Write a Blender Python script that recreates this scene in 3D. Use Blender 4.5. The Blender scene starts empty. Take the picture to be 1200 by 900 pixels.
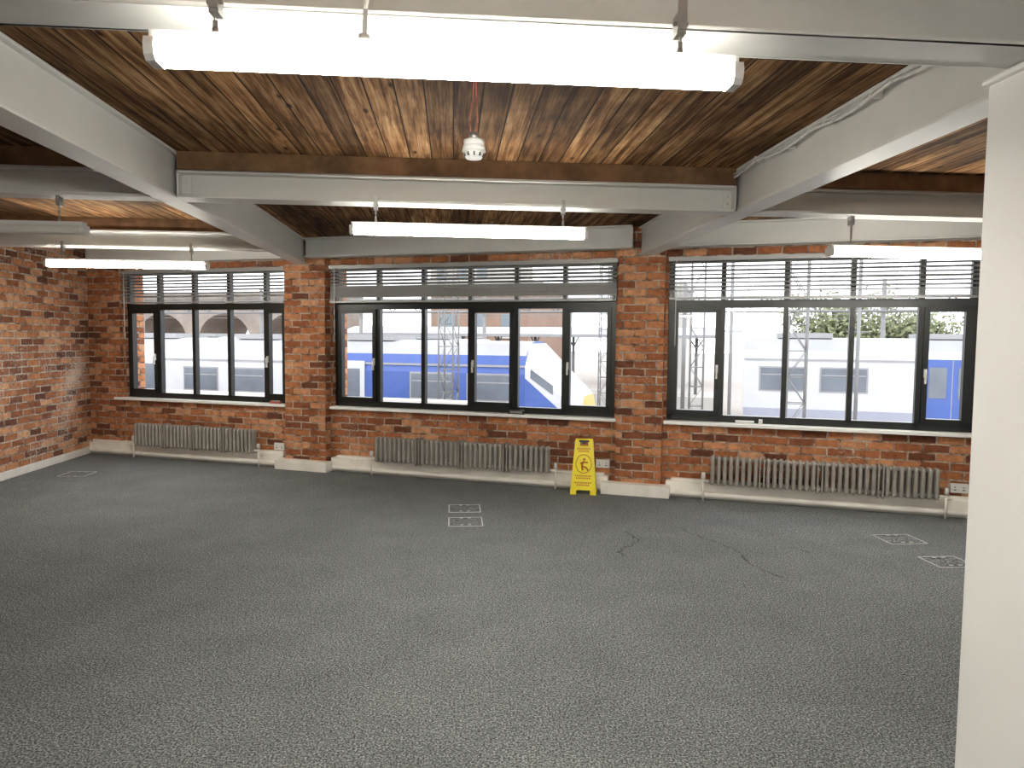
import bpy, bmesh, math, random
from mathutils import Matrix, Vector
random.seed(7)
SC=bpy.context.scene
H=1.6; F=832.0
# ------------------------------------------------------------ camera
yaw=math.radians(4.81); pitch=math.radians(3.6); roll=math.radians(0.57)
R=(Matrix.Rotation(-yaw,4,'Z')@Matrix.Rotation(math.pi/2-pitch,4,'X')@Matrix.Rotation(roll,4,'Z'))
cam=bpy.data.cameras.new('camera'); co=bpy.data.objects.new('camera',cam)
SC.collection.objects.link(co); SC.camera=co
co.matrix_world=Matrix.Translation((0,0,H))@R
cam.sensor_width=36; cam.lens=F/1200*36; cam.clip_end=400

# ------------------------------------------------------------ materials
def new_mat(name):
    m=bpy.data.materials.new(name); m.use_nodes=True
    nt=m.node_tree; b=nt.nodes['Principled BSDF']
    return m,nt,b
def N(nt,t,**kw):
    n=nt.nodes.new(t)
    for k,v in kw.items():
        if k in n.inputs: n.inputs[k].default_value=v
        else: setattr(n,k,v)
    return n
def L(nt,a,b): nt.links.new(a,b)
def ramp(nt,stops):
    r=nt.nodes.new('ShaderNodeValToRGB'); e=r.color_ramp.elements
    while len(e)<len(stops): e.new(0.5)
    for i,(p,c) in enumerate(stops):
        e[i].position=p; e[i].color=(c[0],c[1],c[2],1)
    return r
def mixc(nt,fac,a,b,mode='MIX'):
    m=nt.nodes.new('ShaderNodeMix'); m.data_type='RGBA'; m.blend_type=mode
    for sock,v in ((m.inputs[0],fac),(m.inputs[6],a),(m.inputs[7],b)):
        if hasattr(v,'links') or hasattr(v,'is_linked'): nt.links.new(v,sock)
        else: sock.default_value=v if isinstance(v,(int,float)) else (v[0],v[1],v[2],1)
    return m.outputs[2]
def plain(name,col,rough=0.5,metal=0.0,var=0.12,scale=6.0,bump=0.0):
    m,nt,b=new_mat(name)
    tc=N(nt,'ShaderNodeTexCoord'); no=N(nt,'ShaderNodeTexNoise',Scale=scale,Detail=5.0,Roughness=0.6)
    L(nt,tc.outputs['Object'],no.inputs['Vector'])
    lo=[c*(1-var) for c in col]; hi=[min(1,c*(1+var)) for c in col]
    r=ramp(nt,[(0.3,lo),(0.7,hi)]); L(nt,no.outputs['Fac'],r.inputs['Fac'])
    L(nt,r.outputs['Color'],b.inputs['Base Color'])
    b.inputs['Roughness'].default_value=rough; b.inputs['Metallic'].default_value=metal
    if bump>0:
        bp=N(nt,'ShaderNodeBump',Strength=bump,Distance=0.01); L(nt,no.outputs['Fac'],bp.inputs['Height']); L(nt,bp.outputs[0],b.inputs['Normal'])
    return m
def emis(name,col,s):
    m,nt,b=new_mat(name)
    b.inputs['Base Color'].default_value=(0.9,0.9,0.88,1)
    b.inputs['Emission Color'].default_value=(*col,1); b.inputs['Emission Strength'].default_value=s
    return m

def brick_mat(name,white=0.5,tint=(1,1,1)):
    m,nt,b=new_mat(name)
    tc=N(nt,'ShaderNodeTexCoord')
    wob=N(nt,'ShaderNodeTexNoise',Scale=9.0,Detail=2.0); L(nt,tc.outputs['UV'],wob.inputs['Vector'])
    sub=N(nt,'ShaderNodeVectorMath',operation='SUBTRACT'); L(nt,wob.outputs['Color'],sub.inputs[0]); sub.inputs[1].default_value=(.5,.5,.5)
    scl=N(nt,'ShaderNodeVectorMath',operation='SCALE'); L(nt,sub.outputs[0],scl.inputs[0]); scl.inputs['Scale'].default_value=0.022
    add=N(nt,'ShaderNodeVectorMath',operation='ADD'); L(nt,tc.outputs['UV'],add.inputs[0]); L(nt,scl.outputs[0],add.inputs[1])
    br=nt.nodes.new('ShaderNodeTexBrick'); L(nt,add.outputs[0],br.inputs['Vector'])
    br.inputs['Scale'].default_value=1.0; br.inputs['Brick Width'].default_value=0.235; br.inputs['Row Height'].default_value=0.082
    br.inputs['Mortar Size'].default_value=0.0095; br.inputs['Mortar Smooth'].default_value=0.3; br.inputs['Bias'].default_value=0.0
    br.inputs['Color1'].default_value=(0,0,0,1); br.inputs['Color2'].default_value=(1,1,1,1); br.inputs['Mortar'].default_value=(0.5,0.5,0.5,1)
    t=tint
    r=ramp(nt,[(0.0,(0.13*t[0],0.048*t[1],0.028*t[2])),(0.28,(0.31*t[0],0.105*t[1],0.045*t[2])),(0.65,(0.48*t[0],0.185*t[1],0.078*t[2])),(1.0,(0.64*t[0],0.33*t[1],0.18*t[2]))])
    L(nt,br.outputs['Color'],r.inputs['Fac'])
    n1=N(nt,'ShaderNodeTexNoise',Scale=14.0,Detail=7.0,Roughness=0.7); L(nt,tc.outputs['UV'],n1.inputs['Vector'])
    rr=ramp(nt,[(0.28,(0.4,0.4,0.4)),(0.7,(1.45,1.42,1.36))]); L(nt,n1.outputs['Fac'],rr.inputs['Fac'])
    c1=mixc(nt,0.85,r.outputs['Color'],rr.outputs['Color'],'MULTIPLY')
    nm=N(nt,'ShaderNodeTexNoise',Scale=6.0,Detail=5.0,Roughness=0.7); L(nt,tc.outputs['UV'],nm.inputs['Vector'])
    rm=ramp(nt,[(0.40,(0.14*t[0],0.085*t[1],0.06*t[2])),(0.58,(0.54*t[0],0.43*t[1],0.33*t[2]))]); L(nt,nm.outputs['Fac'],rm.inputs['Fac'])
    c2=mixc(nt,br.outputs['Fac'],c1,rm.outputs['Color'])
    n2=N(nt,'ShaderNodeTexNoise',Scale=1.3,Detail=3.0); L(nt,tc.outputs['UV'],n2.inputs['Vector'])
    n3=N(nt,'ShaderNodeTexNoise',Scale=38.0,Detail=6.0,Roughness=0.75); L(nt,tc.outputs['UV'],n3.inputs['Vector'])
    mul=N(nt,'ShaderNodeMath',operation='MULTIPLY'); L(nt,n2.outputs['Fac'],mul.inputs[0]); L(nt,n3.outputs['Fac'],mul.inputs[1])
    ma=N(nt,'ShaderNodeMath',operation='MULTIPLY_ADD'); L(nt,br.outputs['Fac'],ma.inputs[0]); ma.inputs[1].default_value=0.05; L(nt,mul.outputs[0],ma.inputs[2])
    r3=ramp(nt,[(0.36-0.08*white,(0,0,0)),(0.46-0.08*white,(1,1,1))]); L(nt,ma.outputs[0],r3.inputs['Fac'])
    m3=N(nt,'ShaderNodeMath',operation='MULTIPLY'); L(nt,r3.outputs['Color'],m3.inputs[0]); m3.inputs[1].default_value=0.75*white+0.1
    c3=mixc(nt,m3.outputs[0],c2,(0.74,0.68,0.60))
    L(nt,c3,b.inputs['Base Color']); b.inputs['Roughness'].default_value=0.88; b.inputs['Specular IOR Level'].default_value=0.3
    inv=N(nt,'ShaderNodeMath',operation='SUBTRACT'); inv.inputs[0].default_value=1.0; L(nt,br.outputs['Fac'],inv.inputs[1])
    hh=N(nt,'ShaderNodeMath',operation='MULTIPLY_ADD'); L(nt,n1.outputs['Fac'],hh.inputs[0]); hh.inputs[1].default_value=0.6; L(nt,inv.outputs[0],hh.inputs[2])
    bp=N(nt,'ShaderNodeBump',Strength=1.0,Distance=0.014); L(nt,hh.outputs[0],bp.inputs['Height']); L(nt,bp.outputs[0],b.inputs['Normal'])
    return m

def plank_mat(name):
    m,nt,b=new_mat(name)
    tc=N(nt,'ShaderNodeTexCoord')
    sep=N(nt,'ShaderNodeSeparateXYZ'); L(nt,tc.outputs['Object'],sep.inputs[0])
    cmb=N(nt,'ShaderNodeCombineXYZ'); L(nt,sep.outputs['Y'],cmb.inputs[0]); L(nt,sep.outputs['X'],cmb.inputs[1])
    br=nt.nodes.new('ShaderNodeTexBrick'); L(nt,cmb.outputs[0],br.inputs['Vector'])
    br.offset=0.37
    br.inputs['Scale'].default_value=1.0; br.inputs['Brick Width'].default_value=2.9; br.inputs['Row Height'].default_value=0.138
    br.inputs['Mortar Size'].default_value=0.0042; br.inputs['Mortar Smooth'].default_value=0.3
    br.inputs['Color1'].default_value=(0,0,0,1); br.inputs['Color2'].default_value=(1,1,1,1); br.inputs['Mortar'].default_value=(0.5,0.5,0.5,1)
    off=N(nt,'ShaderNodeVectorMath',operation='SCALE'); L(nt,br.outputs['Color'],off.inputs[0]); off.inputs['Scale'].default_value=17.0
    def grain(sx,sy,sc,det,dist):
        mp=N(nt,'ShaderNodeVectorMath',operation='MULTIPLY'); L(nt,cmb.outputs[0],mp.inputs[0]); mp.inputs[1].default_value=(sx,sy,1.0)
        ad=N(nt,'ShaderNodeVectorMath',operation='ADD'); L(nt,mp.outputs[0],ad.inputs[0]); L(nt,off.outputs[0],ad.inputs[1])
        g=N(nt,'ShaderNodeTexNoise',Scale=sc,Detail=det,Roughness=0.66,Distortion=dist); L(nt,ad.outputs[0],g.inputs['Vector']); return g
    g=grain(0.75,13.0,2.0,8.0,0.35)
    rg=ramp(nt,[(0.30,(0.045,0.020,0.010)),(0.43,(0.16,0.078,0.034)),(0.54,(0.33,0.185,0.088)),(0.72,(0.55,0.37,0.20))]); L(nt,g.outputs['Fac'],rg.inputs['Fac'])
    g2=grain(1.2,60.0,2.0,4.0,0.2)
    rg2=ramp(nt,[(0.36,(0.5,0.47,0.45)),(0.56,(1.12,1.12,1.12))]); L(nt,g2.outputs['Fac'],rg2.inputs['Fac'])
    rp=ramp(nt,[(0.0,(0.42,0.39,0.37)),(0.35,(0.75,0.72,0.69)),(0.7,(1.05,1.03,1.0)),(1.0,(1.65,1.62,1.5))]); L(nt,br.outputs['Color'],rp.inputs['Fac'])
    c=mixc(nt,1.0,rg.outputs['Color'],rp.outputs['Color'],'MULTIPLY')
    c=mixc(nt,0.8,c,rg2.outputs['Color'],'MULTIPLY')
    mk=N(nt,'ShaderNodeVectorMath',operation='MULTIPLY'); L(nt,cmb.outputs[0],mk.inputs[0]); mk.inputs[1].default_value=(2.4,7.0,1.0)
    vo=N(nt,'ShaderNodeTexVoronoi',Scale=1.0); L(nt,mk.outputs[0],vo.inputs['Vector'])
    rk=ramp(nt,[(0.05,(1,1,1)),(0.13,(0,0,0))]); L(nt,vo.outputs['Distance'],rk.inputs['Fac'])
    c=mixc(nt,rk.outputs['Color'],c,(0.035,0.014,0.006))
    st=N(nt,'ShaderNodeTexNoise',Scale=0.9,Detail=6.0,Roughness=0.65); L(nt,tc.outputs['Object'],st.inputs['Vector'])
    rs=ramp(nt,[(0.38,(0.42,0.42,0.44)),(0.58,(1.12,1.12,1.12))]); L(nt,st.outputs['Fac'],rs.inputs['Fac'])
    c=mixc(nt,0.85,c,rs.outputs['Color'],'MULTIPLY')
    c=mixc(nt,br.outputs['Fac'],c,(0.010,0.005,0.003))
    L(nt,c,b.inputs['Base Color']); b.inputs['Roughness'].default_value=0.9; b.inputs['Specular IOR Level'].default_value=0.15
    inv=N(nt,'ShaderNodeMath',operation='SUBTRACT'); inv.inputs[0].default_value=1.0; L(nt,br.outputs['Fac'],inv.inputs[1])
    bp=N(nt,'ShaderNodeBump',Strength=0.6,Distance=0.01); L(nt,inv.outputs[0],bp.inputs['Height']); L(nt,bp.outputs[0],b.inputs['Normal'])
    return m

def carpet_mat(name,dark=1.0):
    m,nt,b=new_mat(name)
    tc=N(nt,'ShaderNodeTexCoord')
    n1=N(nt,'ShaderNodeTexNoise',Scale=110.0,Detail=3.0,Roughness=0.75); L(nt,tc.outputs['Object'],n1.inputs['Vector'])
    n2=N(nt,'ShaderNodeTexNoise',Scale=2.2,Detail=5.0,Roughness=0.65); L(nt,tc.outputs['Object'],n2.inputs['Vector'])
    n4=N(nt,'ShaderNodeTexNoise',Scale=30.0,Detail=3.0,Roughness=0.7); L(nt,tc.outputs['Object'],n4.inputs['Vector'])
    d=dark*0.98
    r=ramp(nt,[(0.38,(0.034*d,0.040*d,0.044*d)),(0.50,(0.150*d,0.162*d,0.168*d)),(0.62,(0.42*d,0.43*d,0.42*d))]); L(nt,n1.outputs['Fac'],r.inputs['Fac'])
    r2=ramp(nt,[(0.3,(0.86,0.86,0.87)),(0.7,(1.10,1.10,1.09))]); L(nt,n2.outputs['Fac'],r2.inputs['Fac'])
    r4=ramp(nt,[(0.3,(0.82,0.82,0.82)),(0.7,(1.18,1.18,1.18))]); L(nt,n4.outputs['Fac'],r4.inputs['Fac'])
    c=mixc(nt,1.0,r.outputs['Color'],r2.outputs['Color'],'MULTIPLY')
    c=mixc(nt,1.0,c,r4.outputs['Color'],'MULTIPLY')
    L(nt,c,b.inputs['Base Color']); b.inputs['Roughness'].default_value=0.95; b.inputs['Specular IOR Level'].default_value=0.15
    bp=N(nt,'ShaderNodeBump',Strength=0.4,Distance=0.005); L(nt,n1.outputs['Fac'],bp.inputs['Height']); L(nt,bp.outputs[0],b.inputs['Normal'])
    return m

def glass_mat():
    m,nt,b=new_mat('window_glass')
    out=nt.nodes['Material Output']; nt.nodes.remove(b)
    tr=N(nt,'ShaderNodeBsdfTransparent'); gl=N(nt,'ShaderNodeBsdfGlossy',Roughness=0.02)
    fr=N(nt,'ShaderNodeFresnel',IOR=1.45); mx=N(nt,'ShaderNodeMixShader')
    L(nt,fr.outputs[0],mx.inputs[0]); L(nt,tr.outputs[0],mx.inputs[1]); L(nt,gl.outputs[0],mx.inputs[2]); L(nt,mx.outputs[0],out.inputs['Surface'])
    return m

M={}
M['brick']=brick_mat('red_brick',0.40)
M['brick_left']=brick_mat('red_brick_worn',0.85,(1.12,1.25,1.35))
M['plank']=plank_mat('ceiling_planks')
M['joist']=plain('joist_wood',(0.22,0.12,0.06),0.8,0,0.45,5)
M['carpet']=carpet_mat('carpet')
M['stain']=carpet_mat('carpet_stain',0.55)
M['steel']=plain('beam_paint',(0.66,0.66,0.635),0.45,0,0.05,3,0.05)
M['white']=plain('white_paint',(0.93,0.93,0.91),0.5,0,0.02,3)
M['skirt']=plain('skirting_paint',(0.86,0.83,0.77),0.5,0,0.10,5)
M['black']=plain('window_frame_black',(0.012,0.014,0.013),0.35,0,0.1,4)
M['plastic']=plain('white_plastic',(0.8,0.8,0.78),0.35,0,0.02,3)
M['boxtrim']=plain('floor_box_trim',(0.6,0.6,0.58),0.4,0,0.05,3)
M['blind']=plain('blind_slat',(0.42,0.42,0.41),0.4,0.2,0.06,3)
M['blindw']=plain('blind_slat_light',(0.36,0.36,0.355),0.4,0.2,0.06,3)
M['rad']=plain('radiator_paint',(0.38,0.355,0.32),0.38,0.2,0.15,9)
M['metal']=plain('galvanised_metal',(0.45,0.45,0.44),0.35,0.8,0.1,20)
M['red']=plain('red_cable',(0.42,0.12,0.09),0.5,0,0.1,8)
M['yellow']=plain('sign_yellow',(0.95,0.80,0.01),0.35,0,0.04,5)
M['signred']=plain('sign_print_red',(0.6,0.16,0.02),0.5,0,0.05,5)
M['signblk']=plain('sign_print_black',(0.03,0.03,0.03),0.5,0,0.05,5)
M['lamp']=emis('tube_diffuser_lit',(1.0,0.96,0.86),42.0)
M['lampoff']=plain('tube_diffuser_off',(0.72,0.72,0.68),0.4,0,0.03,3)
M['glass']=glass_mat()
M['trainw']=plain('train_white',(0.50,0.51,0.53),0.4,0,0.06,1)
M['trainp']=plain('train_pale_panel',(0.30,0.31,0.38),0.4,0,0.06,1)
M['trainb']=plain('train_blue',(0.05,0.10,0.33),0.4,0,0.10,1)
M['trainy']=plain('train_yellow',(0.62,0.45,0.14),0.4,0,0.05,1)
M['trainwin']=plain('train_window',(0.13,0.15,0.18),0.2,0,0.2,1)
M['trainroof']=plain('train_roof',(0.28,0.28,0.29),0.5,0,0.1,1)
M['mast']=plain('gantry_steel',(0.20,0.20,0.20),0.5,0.2,0.1,3)
M['stone']=plain('viaduct_stone',(0.24,0.20,0.17),0.8,0,0.25,0.6)
M['ballast']=plain('rail_ballast',(0.28,0.25,0.23),0.9,0,0.3,8)
M['rail']=plain('rail_steel',(0.25,0.22,0.20),0.5,0.6,0.1,8)
M['bldg']=plain('pale_render',(0.42,0.40,0.37),0.8,0,0.08,0.4)
M['bldgbr']=plain('brown_brick_far',(0.24,0.155,0.115),0.8,0,0.15,0.8)
M['bldgwin']=plain('building_glazing',(0.16,0.19,0.21),0.2,0,0.1,0.5)
M['leaf']=plain('foliage',(0.19,0.21,0.11),0.8,0,0.6,4)
M['bark']=plain('bark',(0.2,0.15,0.1),0.9,0,0.2,6)

# ------------------------------------------------------------ mesh builder
class MB:
    def __init__(s): s.v=[]; s.f=[]; s.m=[]; s.uv=[]; s.sm=[]; s.mats=[]
    def mi(s,mat):
        mt=M[mat]
        if mt not in s.mats: s.mats.append(mt)
        return s.mats.index(mt)
    def face(s,pts,mat,smooth=False,uv=None):
        b=len(s.v); s.v+= [tuple(p) for p in pts]; s.f.append(tuple(range(b,b+len(pts)))); s.m.append(s.mi(mat)); s.sm.append(smooth)
        if uv is None:
            p0,p1,p2=[Vector(p) for p in pts[:3]]; n=(p1-p0).cross(p2-p0)
            a=[abs(c) for c in n]; k=a.index(max(a))
            if k==0: uv=[(p[1],p[2]) for p in pts]
            elif k==1: uv=[(p[0],p[2]) for p in pts]
            else: uv=[(p[0],p[1]) for p in pts]
        s.uv.append(uv)
    def box(s,x0,x1,y0,y1,z0,z1,mat,T=None):
        if x0>x1:x0,x1=x1,x0
        if y0>y1:y0,y1=y1,y0
        if z0>z1:z0,z1=z1,z0
        c=[(x,y,z) for z in (z0,z1) for y in (y0,y1) for x in (x0,x1)]
        for q in ((0,2,3,1),(4,5,7,6),(0,1,5,4),(2,6,7,3),(0,4,6,2),(1,3,7,5)):
            pts=[Vector(c[i]) for i in q]
            if T: pts=[T@p for p in pts]
            s.face(pts,mat)
    def cyl(s,a,b,r,mat,seg=12,r2=None,caps=True):
        a=Vector(a);b=Vector(b); r2=r if r2 is None else r2
        ax=(b-a).normalized(); u=ax.orthogonal().normalized(); w=ax.cross(u)
        ra=[a+(u*math.cos(t)+w*math.sin(t))*r for t in [2*math.pi*i/seg for i in range(seg)]]
        rb=[b+(u*math.cos(t)+w*math.sin(t))*r2 for t in [2*math.pi*i/seg for i in range(seg)]]
        for i in range(seg):
            j=(i+1)%seg; s.face([ra[i],ra[j],rb[j],rb[i]],mat,True)
        if caps: s.face(list(reversed(ra)),mat); s.face(rb,mat)
    def sphere(s,c,r,mat,seg=12,rings=8,sc=(1,1,1)):
        c=Vector(c)
        def P(i,j):
            th=math.pi*i/rings; ph=2*math.pi*j/seg
            return c+Vector((r*sc[0]*math.sin(th)*math.cos(ph),r*sc[1]*math.sin(th)*math.sin(ph),r*sc[2]*math.cos(th)))
        for i in range(rings):
            for j in range(seg):
                pts=[P(i,j),P(i+1,j),P(i+1,j+1),P(i,j+1)]
                if i==0: pts=[pts[0],pts[1],pts[2]]
                elif i==rings-1: pts=[pts[0],pts[1],pts[3]]
                s.face(pts,mat,True)
    def tube(s,pts,r,mat,seg=6):
        for a,b in zip(pts[:-1],pts[1:]): s.cyl(a,b,r,mat,seg)
    def prism(s,poly,axis_from,axis_to,mat,plane='yz',mats=None):
        def P(p,t):
            if plane=='yz': return (t,p[0],p[1])
            if plane=='xz': return (p[0],t,p[1])
            return (p[0],p[1],t)
        n=len(poly)
        s.face([P(p,axis_from) for p in poly],mat); s.face([P(p,axis_to) for p in reversed(poly)],mat)
        for i in range(n):
            j=(i+1)%n; mm=mats[i] if mats else mat
            s.face([P(poly[i],axis_from),P(poly[i],axis_to),P(poly[j],axis_to),P(poly[j],axis_from)],mm)
    def obj(s,name,mw=None,bevel=0):
        me=bpy.data.meshes.new(name); me.from_pydata(s.v,[],s.f)
        for mt in s.mats: me.materials.append(mt)
        me.polygons.foreach_set('material_index',s.m); me.polygons.foreach_set('use_smooth',s.sm)
        ul=me.uv_layers.new(name='UVMap'); k=0
        for f in s.uv:
            for u in f: ul.data[k].uv=u; k+=1
        bm=bmesh.new(); bm.from_mesh(me); bmesh.ops.remove_doubles(bm,verts=bm.verts,dist=1e-5)
        bmesh.ops.recalc_face_normals(bm,faces=bm.faces); bm.to_mesh(me); bm.free()
        o=bpy.data.objects.new(name,me); SC.collection.objects.link(o)
        if mw is not None: o.matrix_world=mw
        if bevel:
            bv=o.modifiers.new('bevel','BEVEL'); bv.width=bevel; bv.segments=2; bv.limit_method='ANGLE'
        return o

# window wall frame: x = s along wall, y = outward, z up
A=Vector((-4.923,10.159,0)); D=Vector((0.9238,-0.3828,0)); O=Vector((0.3828,0.9238,0))
WM=Matrix(((D.x,O.x,0,A.x),(D.y,O.y,0,A.y),(0,0,1,0),(0,0,0,1)))
CZ=2.76; BB=2.47
XL,XR,YB=-4.923,7.0,-7.0
SEND=(XR-A.x)/D.x
# ------------------------------------------------------------ shell
mb=MB(); mb.face([(XL-.3,YB-.3,0),(XR+.3,YB-.3,0),(XR+.3,A.y-SEND*.3828*1.0+.3,0),(XL-.3,A.y+.4,0)],'carpet')
mb.face([(XL-.3,YB-.3,-.1),(XL-.3,A.y+.4,-.1),(XR+.3,A.y-SEND*.3828+.3,-.1),(XR+.3,YB-.3,-.1)],'carpet')
mb.obj('floor')
mb=MB()
pl=[(XL-.3,YB-.3),(XR+.3,YB-.3),(XR+.3,A.y-SEND*.3828+.3),(XL-.3,A.y+.4)]
mb.face([(x,y,CZ) for x,y in pl],'plank'); mb.face([(x,y,CZ+.15) for x,y in reversed(pl)],'plank')
for i in range(4):
    a,b=pl[i],pl[(i+1)%4]; mb.face([(*a,CZ),(*b,CZ),(*b,CZ+.15),(*a,CZ+.15)],'plank')
mb.obj('ceiling')
W=[(0.60,3.14),(3.78,7.19),(7.73,10.52)]
ZS,ZT=0.775,2.45
PR=0.12
mb=MB()
mb.box(-.3,SEND+.3,0,.32,0,ZS-.03,'brick')
mb.box(-.3,SEND+.3,0,.32,ZT,CZ,'brick')
edges=[-.3]+[e for w in W for e in w]+[SEND+.3]
for i in range(0,len(edges),2):
    mb.box(edges[i],edges[i+1],0,.32,ZS-.03,ZT,'brick')
mb.box(0.0,.56,-PR*.4,0,0,CZ,'brick')
mb.box(3.18,3.74,-PR,0,0,CZ,'brick')
mb.box(7.23,7.70,-PR,0,0,CZ,'brick')
mb.obj('wall_back',WM)
mb=MB(); mb.box(XL-.25,XL,YB,A.y+.1,0,CZ,'brick_left'); mb.obj('wall_left')
mb=MB(); mb.box(XR,XR+.25,YB,A.y-SEND*.3828,0,CZ,'brick'); mb.obj('wall_right')
mb=MB(); mb.box(XL,XR,YB-.25,YB,0,CZ,'white'); mb.obj('wall_front')
mb=MB(); mb.box(XL,XL+.03,YB,A.y-.05,0,.09,'skirt'); mb.obj('baseboard_left',bevel=.006)
mb=MB()
mb.box(.0,3.12,-.10,0,0,.15,'skirt'); mb.box(3.10,3.82,-.24,-.1,0,.12,'skirt')
mb.box(3.80,7.15,-.10,0,0,.16,'skirt'); mb.box(7.10,7.80,-.24,-.1,0,.12,'skirt')
mb.box(7.75,SEND,-.10,0,0,.16,'skirt')
for a,b in ((.05,3.1),(3.85,7.1),(7.8,SEND-.1)):
    mb.cyl((a,-.13,.05),(b,-.13,.05),.03,'skirt',10)
    mb.box(a,b,-.06,0,.15,.185,'skirt')
mb.obj('baseboard_back',WM,bevel=.006)
for i,(a,b) in enumerate(W):
    mb=MB(); mb.box(a-.02 if i else a-.15,b+.03,-.07,.20,ZS-.035,ZS,'white'); mb.obj('trim_%d'%(i+1),WM,bevel=.006)

# ------------------------------------------------------------ windows
def window(name,a,b,muls,casements):
    mb=MB(); y0,y1=.05,.12
    zt=1.985
    fw=.055
    mb.box(a,b,y0,y1,ZS,ZS+.07,'black'); mb.box(a,b,y0,y1,ZT-.05,ZT,'black')
    mb.box(a,a+fw,y0,y1,ZS,ZT,'black'); mb.box(b-fw,b,y0,y1,ZS,ZT,'black')
    mb.box(a,b,y0-.01,y1,zt-.045,zt+.035,'black')
    for m_ in muls:
        mb.box(m_-.024,m_+.024,y0,y1,ZS,ZT,'black')
    lines=[a]+muls+[b]
    for ci in casements:
        l,r=lines[ci],lines[ci+1]
        l=l+(fw if ci==0 else .024); r=r-(fw if ci==len(lines)-2 else .024)
        z0,z1=ZS+.07,zt-.045
        t=.045; ya,yb=y0-.025,y1-.02
        mb.box(l,l+t,ya,yb,z0,z1,'black'); mb.box(r-t,r,ya,yb,z0,z1,'black')
        mb.box(l,r,ya,yb,z0,z0+t,'black'); mb.box(l,r,ya,yb,z1-t,z1,'black')
        hx=r-t*.5 if ci==0 else l+t*.5
        mb.box(hx-.012,hx+.012,ya-.012,ya,1.28,1.36,'plastic'); mb.box(hx-.008,hx+.008,ya-.035,ya-.012,1.22,1.34,'plastic')
    mb.face([(a+.01,.09,ZS+.01),(b-.01,.09,ZS+.01),(b-.01,.09,ZT-.01),(a+.01,.09,ZT-.01)],'glass')
    return mb.obj(name,WM)
window('window_1',W[0][0],W[0][1],[1.12,1.68,2.23,2.78],[0,4])
window('window_2',W[1][0],W[1][1],[4.36,4.94,5.52,6.07,6.62],[0,3,5])
window('window_3',W[2][0],W[2][1],[8.27,8.87,9.47,10.06],[0,4])

# ------------------------------------------------------------ blinds
def blind(a,b,zb,closed,mat,slat=12):
    mb=MB(); y=-.05
    mb.box(a,b,y-.025,y+.025,2.41,2.45,mat)
    zz=2.39
    zmid=2.23
    while zz>zb+.07:
        low=closed and zz<zmid
        ang=math.radians(slat + (22 if low else 0)+random.uniform(-3,3))
        T=Matrix.Translation((0,y,zz))@Matrix.Rotation(ang,4,'X')
        mb.box(a+.01,b-.01,-.0245,.0245,-.0014,.0014,mat,T)
        zz-=.024 if low else .040
    zz=zb+.065
    while zz>zb+.012:
        T=Matrix.Translation((0,y,zz))@Matrix.Rotation(math.radians(4),4,'X')
        mb.box(a+.01,b-.01,-.025,.025,-.0015,.0015,mat,T); zz-=.009
    mb.box(a+.01,b-.01,y-.026,y+.026,zb-.008,zb+.012,mat)
    n=max(4,int((b-a)/.55))
    for i in range(n):
        x=a+.12+(b-a-.24)*i/(n-1)
        for dy in (-.027,.027): mb.cyl((x,y+dy,zb),(x,y+dy,2.42),.0014,'blindw',5)
    mb.cyl((a+.08,y-.035,1.55),(a+.08,y-.035,2.42),.004,'plastic',6)
    mb.obj('venetian_blind',WM)
blind(.60,3.14,2.03,False,'blindw',30)
blind(3.77,7.21,2.02,True,'blind',36)
blind(7.73,10.6,2.03,False,'blindw',24)

# ------------------------------------------------------------ beams
def ibeam_x(x0,x1,y0,y1,z0,z1,name='steel_beam',mw=None,cleats=True,joist=None):
    mb=MB(); c=(y0+y1)/2; t=.016
    mb.box(x0,x1,y0,y1,z0,z0+t,'steel'); mb.box(x0,x1,y0,y1,z1-t,z1,'steel'); mb.box(x0,x1,c-.02,c+.02,z0+t,z1-t,'steel')
    if cleats:
        for xx,sg in ((x0,1),(x1,-1)):
            mb.box(xx,xx+sg*.07,c-.03,c+.03,z0+.03,z1-.03,'steel')
            mb.box(xx,xx+sg*.012,y0,y1,z0,z1,'steel')
            for zc in (z0+.06,z1-.06):
                mb.cyl((xx+sg*.035,c-.042,zc),(xx+sg*.035,c-.03,zc),.011,'steel',6)
    if joist: mb.box(x0,x1,y0+.01,y1-.01,z1,joist,'joist')
    return mb.obj(name,mw,bevel=.003)
LB=(-1.89,-1.73); RB=(1.89,2.05)
def wally(x): return A.y-(x-A.x)/D.x*.3828
for x0,x1 in (LB,RB):
    mb=MB(); t=.018; ye=wally((x0+x1)/2)-.03; c=(x0+x1)/2
    mb.box(x0,x1,YB,ye,BB,BB+t,'steel'); mb.box(x0,x1,YB,ye,CZ-t,CZ-.001,'steel'); mb.box(c-.05,c+.05,YB,ye,BB+t,CZ-t,'steel')
    mb.obj('steel_beam',bevel=.004)
BYS=[(2.0,2.17,CZ-.001,None),(4.68,4.85,2.64,CZ-.001),(-.75,-.58,CZ-.001,None),(-3.5,-3.33,CZ-.001,None)]
for y0,y1,zt,j in BYS:
    ibeam_x(LB[1]+.001,RB[0]-.001,y0,y1,BB,zt,joist=j)
    ibeam_x(XL+.001,LB[0]-.001,y0,y1,BB,zt,joist=j)
    ibeam_x(RB[1]+.001,XR-.001,y0,y1,BB,zt,joist=j)
ibeam_x(XL+.001,LB[0]-.001,7.38,7.55,BB,2.64,joist=CZ-.001)
def soff(x,off):
    return (x-A.x+off*.3828)/D.x
for xa,xb in ((XL+.1,LB[0]-.07),(LB[1]+.01,RB[0]-.07),(RB[1]+.01,XR-.1)):
    ibeam_x(soff(xa,.2)+.01,soff(xb,.2),-.29,-.13,2.53,CZ-.002,mw=WM,cleats=False)

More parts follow.
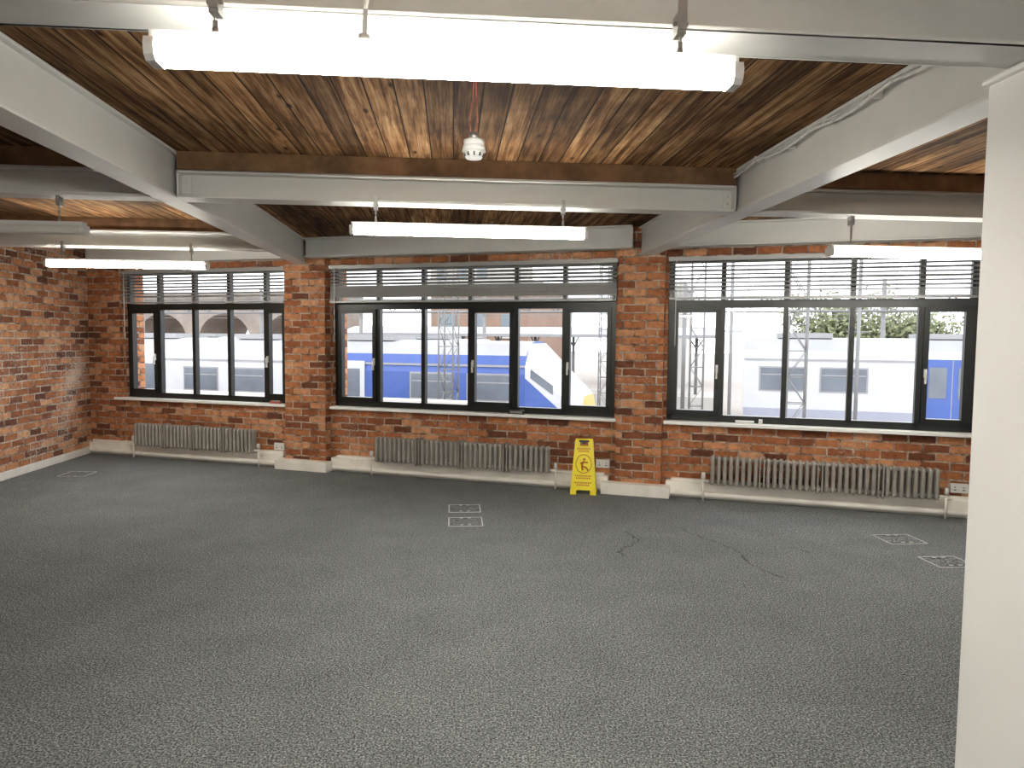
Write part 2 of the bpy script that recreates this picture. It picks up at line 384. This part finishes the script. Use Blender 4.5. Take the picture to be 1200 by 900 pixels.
mb=MB(); mb.box(1.755,2.25,1.90,2.26,0,BB-.02,'white'); mb.box(1.73,2.28,1.875,2.285,0,.10,'white'); mb.box(1.74,2.265,1.885,2.275,BB-.022,BB,'white')
mb.obj('white_column',bevel=.01)
# ------------------------------------------------------------ fluorescent fittings
def fitting(xc,y,z,lit=True,ang=0,top=BB,flex=False):
    mb=MB(); l=.76
    prof=[(-.038,.018),(-.042,.0),(-.038,-.022),(-.026,-.034),(.026,-.034),(.038,-.022),(.042,.0),(.038,.018)]
    dm='lamp' if lit else 'lampoff'
    mb.prism(prof,-l+.02,l-.02,dm)
    mb.box(-l+.01,l-.01,-.032,.032,.018,.040,'plastic')
    cap=[(p[0]*1.06,p[1]*1.06) for p in prof]
    mb.prism(cap,-l,-l+.025,'plastic'); mb.prism(cap,l-.025,l,'plastic')
    for sx in (-.6,.6):
        zz=.04
        k=0
        while zz<top-z-.05:
            if k%2: mb.box(sx-.006,sx+.006,-.0015,.0015,zz,zz+.022,'metal')
            else: mb.box(sx-.0015,sx+.0015,-.006,.006,zz,zz+.022,'metal')
            zz+=.018; k+=1
        mb.cyl((sx,0,.035),(sx,0,.06),.008,'metal',8)
        mb.box(sx-.012,sx+.012,-.012,.03,top-z-.06,top-z-.005,'metal')
        mb.box(sx-.012,sx+.012,-.018,-.010,top-z-.05,top-z+.03,'metal')
        mb.cyl((sx-.02,0,top-z-.03),(sx+.02,0,top-z-.03),.006,'metal',8)
    if flex:
        mb.tube([(-.23,0,.04),(-.225,-.01,.12),(-.20,-.02,.28),(-.20,-.02,CZ-z-.003)],.006,'plastic',8)
        mb.cyl((-.23,0,.035),(-.23,0,.06),.014,'plastic',10)
    return mb.obj('fluorescent_light',Matrix.Translation((xc,y,z))@Matrix.Rotation(ang,4,'Z'))
ZF=2.26
fitting(.0,1.90,2.315,flex=True)
fitting(0.11,4.62,2.29)
fitting(3.34,4.75,2.23)
fitting(-3.07,4.75,2.27,False)
fitting(-3.15,7.25,2.29)
fitting(0.0,-.85,ZF+.02)
for x in (-3.3,0.0,3.6): fitting(x,-3.6,ZF+.02)

# ------------------------------------------------------------ smoke detector + cables
mb=MB()
dx,dy,dz=.09,3.2,2.43
mb.cyl((dx,dy,dz+.02),(dx,dy,dz+.045),.045,'plastic',24)
mb.cyl((dx,dy,dz-.005),(dx,dy,dz+.02),.052,'plastic',24,r2=.048)
mb.cyl((dx,dy,dz-.035),(dx,dy,dz-.005),.034,'plastic',24,r2=.05)
for i in range(10):
    t=2*math.pi*i/10; mb.box(-.003,.003,.034,.046,dz-.028,dz-.008,'signblk',Matrix.Translation((dx,dy,0))@Matrix.Rotation(t,4,'Z'))
mb.cyl((dx,dy,dz+.045),(dx,dy,dz+.075),.022,'metal',12)
mb.tube([(dx-.012,dy,dz+.07),(dx-.020,dy,dz+.13),(dx-.006,dy,dz+.22),(dx,dy,CZ)],.0032,'red')
mb.tube([(dx+.012,dy,dz+.07),(dx+.016,dy,dz+.12),(dx+.010,dy,dz+.23),(dx+.006,dy,CZ)],.0032,'red')
mb.cyl((dx,dy,CZ-.012),(dx,dy,CZ),.03,'plastic',16)
mb.obj('smoke_detector')
mb=MB(); pts=[]
for i in range(30):
    t=i/29; y=2.3+t*2.35; pts.append((1.862-.006*math.sin(t*9),y,2.715-.028*abs(math.sin(t*3.5*math.pi))))
mb.tube(pts,.007,'plastic'); mb.tube([(p[0]-.004,p[1],p[2]+.018) for p in pts],.005,'steel')
for i in range(0,30,5): mb.box(1.856,1.915,pts[i][1]-.006,pts[i][1]+.006,pts[i][2]-.005,pts[i][2]+.03,'plastic')
mb.obj('electrical_cable')

# ------------------------------------------------------------ radiators
def radiator(s0,s1):
    mb=MB(); n=int(round((s1-s0)/.058)); p=(s1-s0)/n
    z0,z1=.165,.465
    joints=[int(n*f) for f in (.25,.5,.75)]
    for i in range(n):
        x=s0+p*(i+.5)
        if i in joints:
            mb.box(x-p/2+.003,x-p/2+.015,-.245,-.125,z0-.01,z1+.005,'rad'); mb.box(x+p/2-.015,x+p/2-.003,-.245,-.125,z0-.01,z1+.005,'rad')
            continue
        for y in (-.225,-.18,-.135):
            mb.cyl((x,y,z0+.03),(x,y,z1-.03),.0195,'rad',8,caps=False)
            mb.sphere((x,y,z1-.03),.0195,'rad',8,4,(1,1,1.3)); mb.sphere((x,y,z0+.03),.0195,'rad',8,4,(1,1,1.3))
        mb.box(x-.016,x+.016,-.225,-.135,z1-.045,z1-.010,'rad'); mb.box(x-.016,x+.016,-.225,-.135,z0+.012,z0+.045,'rad')
    mb.cyl((s0,-.18,z0+.035),(s1,-.18,z0+.035),.02,'rad',10); mb.cyl((s0,-.18,z1-.035),(s1,-.18,z1-.035),.02,'rad',10)
    for f in (.12,.5,.88):
        x=s0+(s1-s0)*f; mb.box(x-.01,x+.01,-.2,-.0,z1-.09,z1-.07,'rad')
        mb.box(x-.012,x+.012,-.20,-.0,z0+.02,z0+.04,'skirt')
    for x,sg in ((s0,-1),(s1,1)):
        mb.cyl((x,-.18,z0+.035),(x+sg*.06,-.18,z0+.035),.013,'skirt',8); mb.cyl((x+sg*.06,-.18,0),(x+sg*.06,-.18,z0+.06),.011,'skirt',8)
        mb.cyl((x+sg*.06,-.18,z0+.06),(x+sg*.06,-.18,z0+.12),.022,'plastic',10,r2=.017)
    mb.obj('radiator',WM)
radiator(.94,2.77); radiator(4.45,6.54); radiator(8.19,10.22)

# ------------------------------------------------------------ wet floor sign
mb=MB()
def leaf(T,front):
    w0,w1=.14,.095
    def wd(z): return w0+(w1-w0)*z/.60
    def slab(z0,z1):
        a0,a1=wd(z0),wd(z1)
        P=[(-a0,0,z0),(a0,0,z0),(a1,0,z1),(-a1,0,z1)]
        Q=[(x,.008,z) for x,y,z in P]
        P=[T@Vector(p) for p in P]; Q=[T@Vector(p) for p in Q]
        mb.face(P,'yellow'); mb.face(list(reversed(Q)),'yellow')
        for i in range(4):
            j=(i+1)%4; mb.face([P[i],P[j],Q[j],Q[i]],'yellow')
    slab(.05,.53); slab(.575,.60)
    mb.box(-.10,-.045,0,.008,.525,.58,'yellow',T); mb.box(.045,.10,0,.008,.525,.58,'yellow',T)
    mb.box(-.142,-.075,0,.008,0,.055,'yellow',T); mb.box(.075,.142,0,.008,0,.055,'yellow',T)
    for sx in (-1,1):
        P=[(sx*.14,-.008,.0),(sx*.125,-.008,0),(sx*.082,-.008,.6),(sx*.097,-.008,.6)]
        Q=[(x,.012,z) for x,y,z in P]; P=[T@Vector(p) for p in P]; Q=[T@Vector(p) for p in Q]
        mb.face(P,'yellow'); mb.face(list(reversed(Q)),'yellow')
        for i in range(4):
            j=(i+1)%4; mb.face([P[i],P[j],Q[j],Q[i]],'yellow')
    if front:
        e=-.003
        mb.box(-.055,.055,e,0,.575,.595,'signblk',T)
        for z,wdt in ((.50,.075),(.475,.06)):
            n=8
            for i in range(n):
                x=-wdt+2*wdt*i/n; mb.box(x,x+wdt*2/n*.6,e,0,z-.009,z+.009,'signred',T)
        tri=[(.085*math.cos(t*math.pi/12),.335+.10*math.sin(t*math.pi/12)) for t in range(24)]
        for i in range(24):
            a=Vector((tri[i][0],e,tri[i][1])); b=Vector((tri[(i+1)%24][0],e,tri[(i+1)%24][1]))
            mb.cyl(T@a,T@b,.0035,'signred',5)
        mb.cyl(T@Vector((.005,e,.385)),T@Vector((.005,-.001,.385)),.014,'signred',10)
        for a,b in (((.0,.365),(-.02,.315)),((-.02,.315),(.03,.295)),((.03,.295),(.05,.265)),((-.02,.315),(-.01,.265)),((0,.355),(.045,.35)),((0,.355),(-.035,.34))):
            mb.cyl(T@Vector((a[0],e,a[1])),T@Vector((b[0],e,b[1])),.008,'signred',6)
        for z,wdt in ((.205,.09),(.18,.08),(.13,.095),(.105,.07)):
            n=9
            for i in range(n):
                x=-wdt+2*wdt*i/n; mb.box(x,x+wdt*2/n*.6,e,0,z-.008,z+.008,'signred',T)
T1=Matrix.Translation((0,-.10,0))@Matrix.Rotation(math.radians(-8.8),4,'X')
T2=Matrix.Rotation(math.pi,4,'Z')@Matrix.Translation((0,-.10,0))@Matrix.Rotation(math.radians(-8.8),4,'X')
leaf(T1,True); leaf(T2,False)
mb.cyl((-.09,0,.595),(.09,0,.595),.010,'yellow',10)
mb.obj('wet_floor_sign',Matrix.Translation((1.375,7.27,0))@Matrix.Rotation(math.radians(-14),4,'Z')@Matrix.Scale(.95,4))

# ------------------------------------------------------------ floor boxes, stains
def fbox(x0,x1,y0,y1):
    mb=MB(); t=.009; z=.004
    for b in ((x0,x1,y0,y0+t),(x0,x1,y1-t,y1),(x0,x0+t,y0,y1),(x1-t,x1,y0,y1)): mb.box(*b,0,z,'boxtrim')
    mb.box(x0+t,x1-t,y0+t,y1-t,0,.003,'carpet')
    g=.02
    for b in ((x0+g,x1-g,y0+g,y0+g+.005),(x0+g,x1-g,y1-g-.005,y1-g)): mb.box(*b,0,.004,'signblk')
    cx=(x0+x1)/2
    for yy in (y0+.02,y1-.05):
        mb.box(cx-.06,cx+.06,yy,yy+.03,0,.005,'signblk')
        mb.box(cx-.05,cx-.02,yy+.008,yy+.022,0,.007,'boxtrim'); mb.box(cx+.02,cx+.05,yy+.008,yy+.022,0,.007,'boxtrim')
    mb.obj('floor_socket_box')
fbox(-.03,.27,6.48,6.78); fbox(-.03,.27,5.99,6.29)
fbox(3.49,3.80,5.29,5.56); fbox(3.48,3.77,4.71,4.96)
fbox(-4.45,-4.15,8.33,8.63)
mb=MB()
def stain(pts,w):
    P=[]
    for i in range(len(pts)-1):
        a,b=Vector(pts[i]),Vector(pts[i+1])
        for k in range(6):
            t=k/6; q=a.lerp(b,t)+Vector((random.uniform(-.015,.015),random.uniform(-.03,.03))); P.append(q)
    for i in range(len(P)-1):
        a,b=P[i],P[i+1]; d=(b-a)
        if d.length<1e-4: continue
        n=Vector((-d.y,d.x)).normalized()*w*random.uniform(.4,1.3)
        mb.face([(a.x+n.x,a.y+n.y,.0025),(a.x-n.x,a.y-n.y,.0025),(b.x-n.x,b.y-n.y,.0025),(b.x+n.x,b.y+n.y,.0025)],'stain')
stain([(1.46,5.75),(1.5,5.5),(1.38,5.35),(1.25,5.2),(1.3,5.05)],.010)
stain([(1.95,5.8),(2.1,5.4),(2.18,5.15),(2.15,4.85),(2.25,4.5)],.008)
stain([(2.6,5.25),(2.75,5.1)],.008)
mb.obj('carpet_stain')

# ------------------------------------------------------------ sockets and sill things
def outlet(s,z,off,w=.146):
    mb=MB(); mb.box(s-w/2,s+w/2,-off-.03,-off,z-.043,z+.043,'plastic')
    for dx in (-w*.25,w*.25):
        mb.box(dx+s-.012,dx+s+.012,-off-.031,-off-.03,z-.02,z-.012,'signblk'); mb.box(dx+s-.004,dx+s+.004,-off-.031,-off-.03,z+.003,z+.015,'signblk')
        mb.box(dx+s-.006,dx+s+.006,-off-.034,-off-.03,z+.024,z+.036,'plastic')
    mb.obj('wall_socket',WM,bevel=.002)
outlet(7.08,.28,0); outlet(6.9,.28,0); outlet(10.42,.26,0); outlet(10.60,.26,0); outlet(3.02,.24,0)
mb=MB(); mb.box(6.02,6.20,-.055,-.015,ZS,ZS+.045,'signblk'); mb.box(6.04,6.18,-.057,-.055,ZS+.01,ZS+.035,'metal'); mb.obj('adhesive_tape_dispenser',WM,bevel=.006)
mb=MB(); mb.box(8.42,8.60,-.05,.02,ZS,ZS+.03,'plastic'); mb.cyl((8.66,-.02,ZS),(8.66,-.02,ZS+.05),.02,'plastic',12); mb.obj('window_lock_parts',WM,bevel=.004)
mb=MB(); mb.box(2.9,3.05,-.05,.0,ZS,ZS+.03,'red'); mb.box(2.92,3.03,-.04,-.01,ZS+.03,ZS+.035,'plastic'); mb.obj('small_red_box',WM,bevel=.004)

# ------------------------------------------------------------ outside world (wall frame)
GZ=-2.2
mb=MB(); mb.box(-150,150,2,220,GZ-.3,GZ,'ballast'); mb.obj('ground_rail_yard',WM)
def train(name,s0,s1,d,ztop,segs,nose=False,doors='trainb'):
    mb=MB(); w=2.7; zb=GZ+.14; y0=d; y1=d+w
    prof=[(y0+.15,zb+.7),(y0,zb+1.1),(y0,ztop-.9),(y0+.12,ztop-.4),(y0+.55,ztop-.06),(y0+1.0,ztop),(y1-1.0,ztop),(y1-.55,ztop-.06),(y1-.12,ztop-.4),(y1,ztop-.9),(y1,zb+1.1),(y1-.15,zb+.7)]
    dpos=[]; x=s0+5
    while x<s1-3: dpos.append(x); x+=7.5
    for a,b,mat in segs:
        ml=[mat]*len(prof)
        for k in (3,4,5,6,7): ml[k]='trainroof'
        mb.prism(prof,a,b,mat,'yz',ml)
        x=a+.5
        while x+1.3<b-.2:
            if not any(x<dp+1.6 and x+1.25>dp-.1 for dp in dpos):
                mb.box(x-.05,x+1.30,y0-.01,y0+.01,ztop-1.68,ztop-.90,'trainroof')
                mb.box(x,x+1.25,y0-.02,y0+.01,ztop-1.63,ztop-.95,'trainwin')
                mb.box(x+.02,x+1.23,y0-.024,y0,ztop-1.17,ztop-1.14,'trainroof')
            x+=1.75
        mb.box(a,b,y0-.008,y0,zb+1.35,zb+1.60,'trainp'); mb.box(a,b,y0-.01,y0,ztop-.72,ztop-.66,'trainroof')
    for x in dpos:
        mb.box(x,x+1.5,y0-.035,y0+.01,zb+.95,ztop-.62,doors); mb.box(x+.15,x+.6,y0-.045,y0,ztop-1.75,ztop-.85,'trainwin'); mb.box(x+.9,x+1.35,y0-.045,y0,ztop-1.75,ztop-.85,'trainwin')
        mb.box(x+.74,x+.76,y0-.04,y0,zb+.95,ztop-.62,'trainroof')
    mb.box(s0,s1,y0-.012,y0,zb+1.05,zb+1.25,'trainroof')
    for x in [s0+2,s0+4.2,s1-4.5,s1-2.3]:
        for yy in (y0+.62,y1-.62): mb.cyl((x,yy-.07,zb+.44),(x,yy+.07,zb+.44),.44,'rail',20)
    mb.box(s0+1.3,s0+4.9,y0+.3,y1-.3,zb+.45,zb+.8,'rail'); mb.box(s1-5.2,s1-1.6,y0+.3,y1-.3,zb+.45,zb+.8,'rail')
    for k in range(int((s1-s0)/4)):
        mb.box(s0+1+k*4,s0+2.6+k*4,y0+.6,y1-.6,ztop-.02,ztop+.14,'trainroof')
    if nose:
        c=s1; zz=ztop
        A1=[(y0,zb+.7),(y0,zz-.7),(y0+.5,zz-.06),(y1-.5,zz-.06),(y1,zz-.7),(y1,zb+.7)]
        B1=[(y0+.35,zb+.7),(y0+.35,zz-1.9),(y0+.7,zz-1.5),(y1-.7,zz-1.5),(y1-.35,zz-1.9),(y1-.35,zb+.7)]
        PA=[(c,*p) for p in A1]; PB=[(c+1.5,*p) for p in B1]
        mats=['trainw','trainw','trainwin','trainb','trainb','trainb']
        for i in range(6):
            j=(i+1)%6; mb.face([PA[i],PA[j],PB[j],PB[i]],mats[i])
        mb.face(PB,'trainy')
        def side(u,z):
            return (c+1.5*u,y0+.35*u-.012,z)
        mb.face([side(.0,zb+.7),side(.95,zb+.7),side(.95,zb+1.3),side(.0,zz-1.0)],'trainb')
        mb.face([side(.1,zz-1.0),side(.5,zz-1.45),side(.5,zz-1.2),side(.1,zz-.75)],'trainwin')
        mb.face([side(.72,zb+.7),side(1,zb+.7),side(1,zz-1.95),side(.72,zz-1.65)],'trainy')
        mb.box(c+1.48,c+1.56,y0+.8,y1-.8,zb+1.0,zb+1.4,'trainwin')
    mb.obj(name,WM)
train('commuter_train',-16,2.9,11.0,1.55,[(-16,-4.5,'trainw'),(-4.5,2.9,'trainb')],True,'trainw')
train('commuter_train',8.6,32,16,1.75,[(8.6,32,'trainw')])
train('commuter_train',-26,-2,20,1.6,[(-26,-2,'trainw')])
mb=MB()
for y in (11.55,13.15,16.55,18.15,20.55,22.15,26,27.5):
    mb.box(-60,60,y-.035,y+.035,GZ,GZ+.14,'rail')
mb.obj('rail_tracks',WM)
def mast(s,d,z0,z1,w=.40,mat='mast'):
    mb=MB(); r=.022
    for dx in (0,w):
        for dy in (0,w): mb.cyl((s+dx,d+dy,z0),(s+dx,d+dy,z1),r,mat,6)
    z=z0; k=0
    while z<z1-.5:
        for yy in (d,d+w):
            a=(s,yy,z) if k%2 else (s+w,yy,z); b=(s+w,yy,z+.6) if k%2 else (s,yy,z+.6)
            mb.cyl(a,b,.011,mat,5)
            mb.cyl((s,yy,z),(s+w,yy,z),.011,mat,5)
        for xx in (s,s+w):
            a=(xx,d,z) if k%2 else (xx,d+w,z); b=(xx,d+w,z+.6) if k%2 else (xx,d,z+.6)
            mb.cyl(a,b,.011,mat,5)
        z+=.6;k+=1
    mb.box(s-.1,s+w+.1,d-.1,d+w+.1,z0,z0+.3,'bldg')
    mb.obj('catenary_mast',WM)
for s,d in ((1.0,9.5),(9.5,9.8),(7.0,14.9),(3.4,19.0),(5.4,9.6)):
    mast(s,d,GZ,6.5)
mb=MB()
for z in (2.9,3.5):
    mb.cyl((-34,24.6,z),(26,24.6,z),.05,'mast',6); mb.cyl((-34,25.0,z),(26,25.0,z),.05,'mast',6)
k=0; s=-34
while s<26:
    mb.cyl((s,24.6,2.9 if k%2 else 3.5),(s+.7,24.6,3.5 if k%2 else 2.9),.03,'mast',5); s+=.7; k+=1
for s in (-33,-24,-16,-10,-3.3,6.1,14,22): mb.cyl((s,24.8,GZ),(s,24.8,4.2),.09,'mast',8)
mb.obj('overhead_line_gantry',WM)
mb=MB()
mb.box(-14,7.5,29,33,GZ,GZ+1.0,'bldg')
for i in range(10):
    s=-13.5+i*2.2; mb.cyl((s,31,GZ+1),(s,31,1.9),.08,'mast',8)
    mb.tube([(s,31,1.2),(s+.5,30.2,1.85)],.04,'mast'); mb.tube([(s,31,1.2),(s-.5,31.8,1.85)],.04,'mast')
mb.prism([(29.2,1.9),(31,2.3),(32.8,1.9),(32.8,1.75),(29.2,1.75)],-14,7.5,'trainroof')
mb.obj('platform_canopy',WM)
mb=MB()
for yy,zz in ((12.35,2.4),(17.35,2.5),(21.35,2.5)):
    mb.cyl((-60,yy,zz),(60,yy,zz),.012,'mast',4); mb.cyl((-60,yy,zz+.9),(60,yy,zz+.9),.012,'mast',4)
mb.obj('overhead_wires',WM)
mb=MB(); mb.box(-20,3.2,6.5,6.8,GZ,.18,'bldgbr'); mb.box(-20,3.3,6.45,6.85,.18,.26,'bldg')
mb.obj('track_boundary_wall',WM)
mb=MB()
for i in range(60):
    s=3.6+i*.3; mb.box(s,s+.04,7.0,7.03,GZ,.15,'mast')
for z in (-.1,.1): mb.box(3.5,21.6,7.0,7.04,z,z+.04,'mast')
mb.obj('trackside_fence',WM)
for s,d,h in ((8.2,14.2,4.6),(11.6,14.4,4.2),(-3.2,10.0,3.2)):
    mb=MB(); mb.cyl((s,d,GZ),(s,d,h),.05,'mast',8)
    mb.cyl((s,d,h),(s+.9,d,h+.15),.03,'mast',8); mb.box(s+.5,s+1.1,d-.1,d+.1,h+.08,h+.18,'mast')
    mb.cyl((s-.3,d,1.9),(s+.3,d,1.9),.02,'mast',6)
    mb.obj('platform_lamp_post',WM)
mb=MB(); sp=6.5; y0,y1=42,48
for k in range(6):
    s0=-62+k*sp; r=2.6; cx=s0+sp/2; zc=1.3; top=5.2
    n=12; arc=[(cx-r*math.cos(math.pi*i/n),zc+r*math.sin(math.pi*i/n)*.85) for i in range(n+1)]
    for yy in (y0,y1):
        for i in range(n):
            a,b=arc[i],arc[i+1]; mb.face([(a[0],yy,a[1]),(b[0],yy,b[1]),(b[0],yy,top),(a[0],yy,top)],'stone')
    for i in range(n):
        a,b=arc[i],arc[i+1]; mb.face([(a[0],y0,a[1]),(b[0],y0,b[1]),(b[0],y1,b[1]),(a[0],y1,a[1])],'stone')
    mb.box(s0,cx-r,y0,y1,GZ,top,'stone'); mb.box(cx+r,s0+sp,y0,y1,GZ,top,'stone')
    mb.box(s0,s0+sp,y0-.2,y0,top-.5,top,'stone')
mb.obj('railway_viaduct',WM)
def building(s0,s1,d,z1,mat='bldg',dep=10):
    mb=MB(); mb.box(s0,s1,d,d+dep,GZ,z1,mat); mb.box(s0-.2,s1+.2,d-.2,d+dep,z1,z1+.4,'bldg')
    z=GZ+1.2
    while z<z1-1.6:
        x=s0+.7
        while x<s1-1.6:
            mb.box(x,x+1.1,d-.04,d+.05,z,z+1.5,'bldgwin'); mb.box(x-.1,x+1.2,d-.1,d,z-.15,z,'bldg'); x+=2.2
        z+=2.8
    mb.obj('office_building',WM)
building(-12,-5,38,5.2,'bldgbr'); building(-22,-14,60,12); building(-2,4,52,6)
def tree(s,d,zt,r):
    mb=MB(); mb.cyl((s,d,GZ),(s,d,zt-r),.18,'bark',8,r2=.1)
    for i in range(34):
        a=random.uniform(0,6.28); e=random.uniform(-.8,1); q=r*.8*random.uniform(.3,1)
        c=Vector((s+q*math.cos(a)*math.cos(e)*1.3,d+q*math.sin(a)*math.cos(e),zt-r+q*math.sin(e)))
        mb.tube([(s,d,zt-r*1.2),c],.03,'bark',4)
        cr=r*.33
        for k in range(60):
            p=c+Vector((random.gauss(0,cr*.55),random.gauss(0,cr*.55),random.gauss(0,cr*.5)))
            u=Vector((random.uniform(-1,1),random.uniform(-1,1),random.uniform(-1,1))).normalized()*.13
            v=u.orthogonal().normalized()*.08
            mb.face([p-u,p+v,p+u,p-v],'leaf')
    mb.obj('leafy_tree',WM)
for s,d,zt,r in ((12.0,30,4.0,2.1),(14.0,31,4.4,2.3),(15.9,30,3.9,2.0)):
    tree(s,d,zt,r)

# ------------------------------------------------------------ world
w=bpy.data.worlds.new('sky'); SC.world=w; w.use_nodes=True; nt=w.node_tree
bg=nt.nodes['Background']; bg.inputs['Strength'].default_value=2.0
tc=N(nt,'ShaderNodeTexCoord'); no=N(nt,'ShaderNodeTexNoise',Scale=2.0,Detail=4.0); L(nt,tc.outputs['Generated'],no.inputs['Vector'])
r=ramp(nt,[(0.3,(0.88,0.94,1.0)),(0.7,(0.97,0.98,1.0))]); L(nt,no.outputs['Fac'],r.inputs['Fac']); L(nt,r.outputs['Color'],bg.inputs['Color'])
SC.view_settings.view_transform='Standard'
SC.view_settings.exposure=0.9
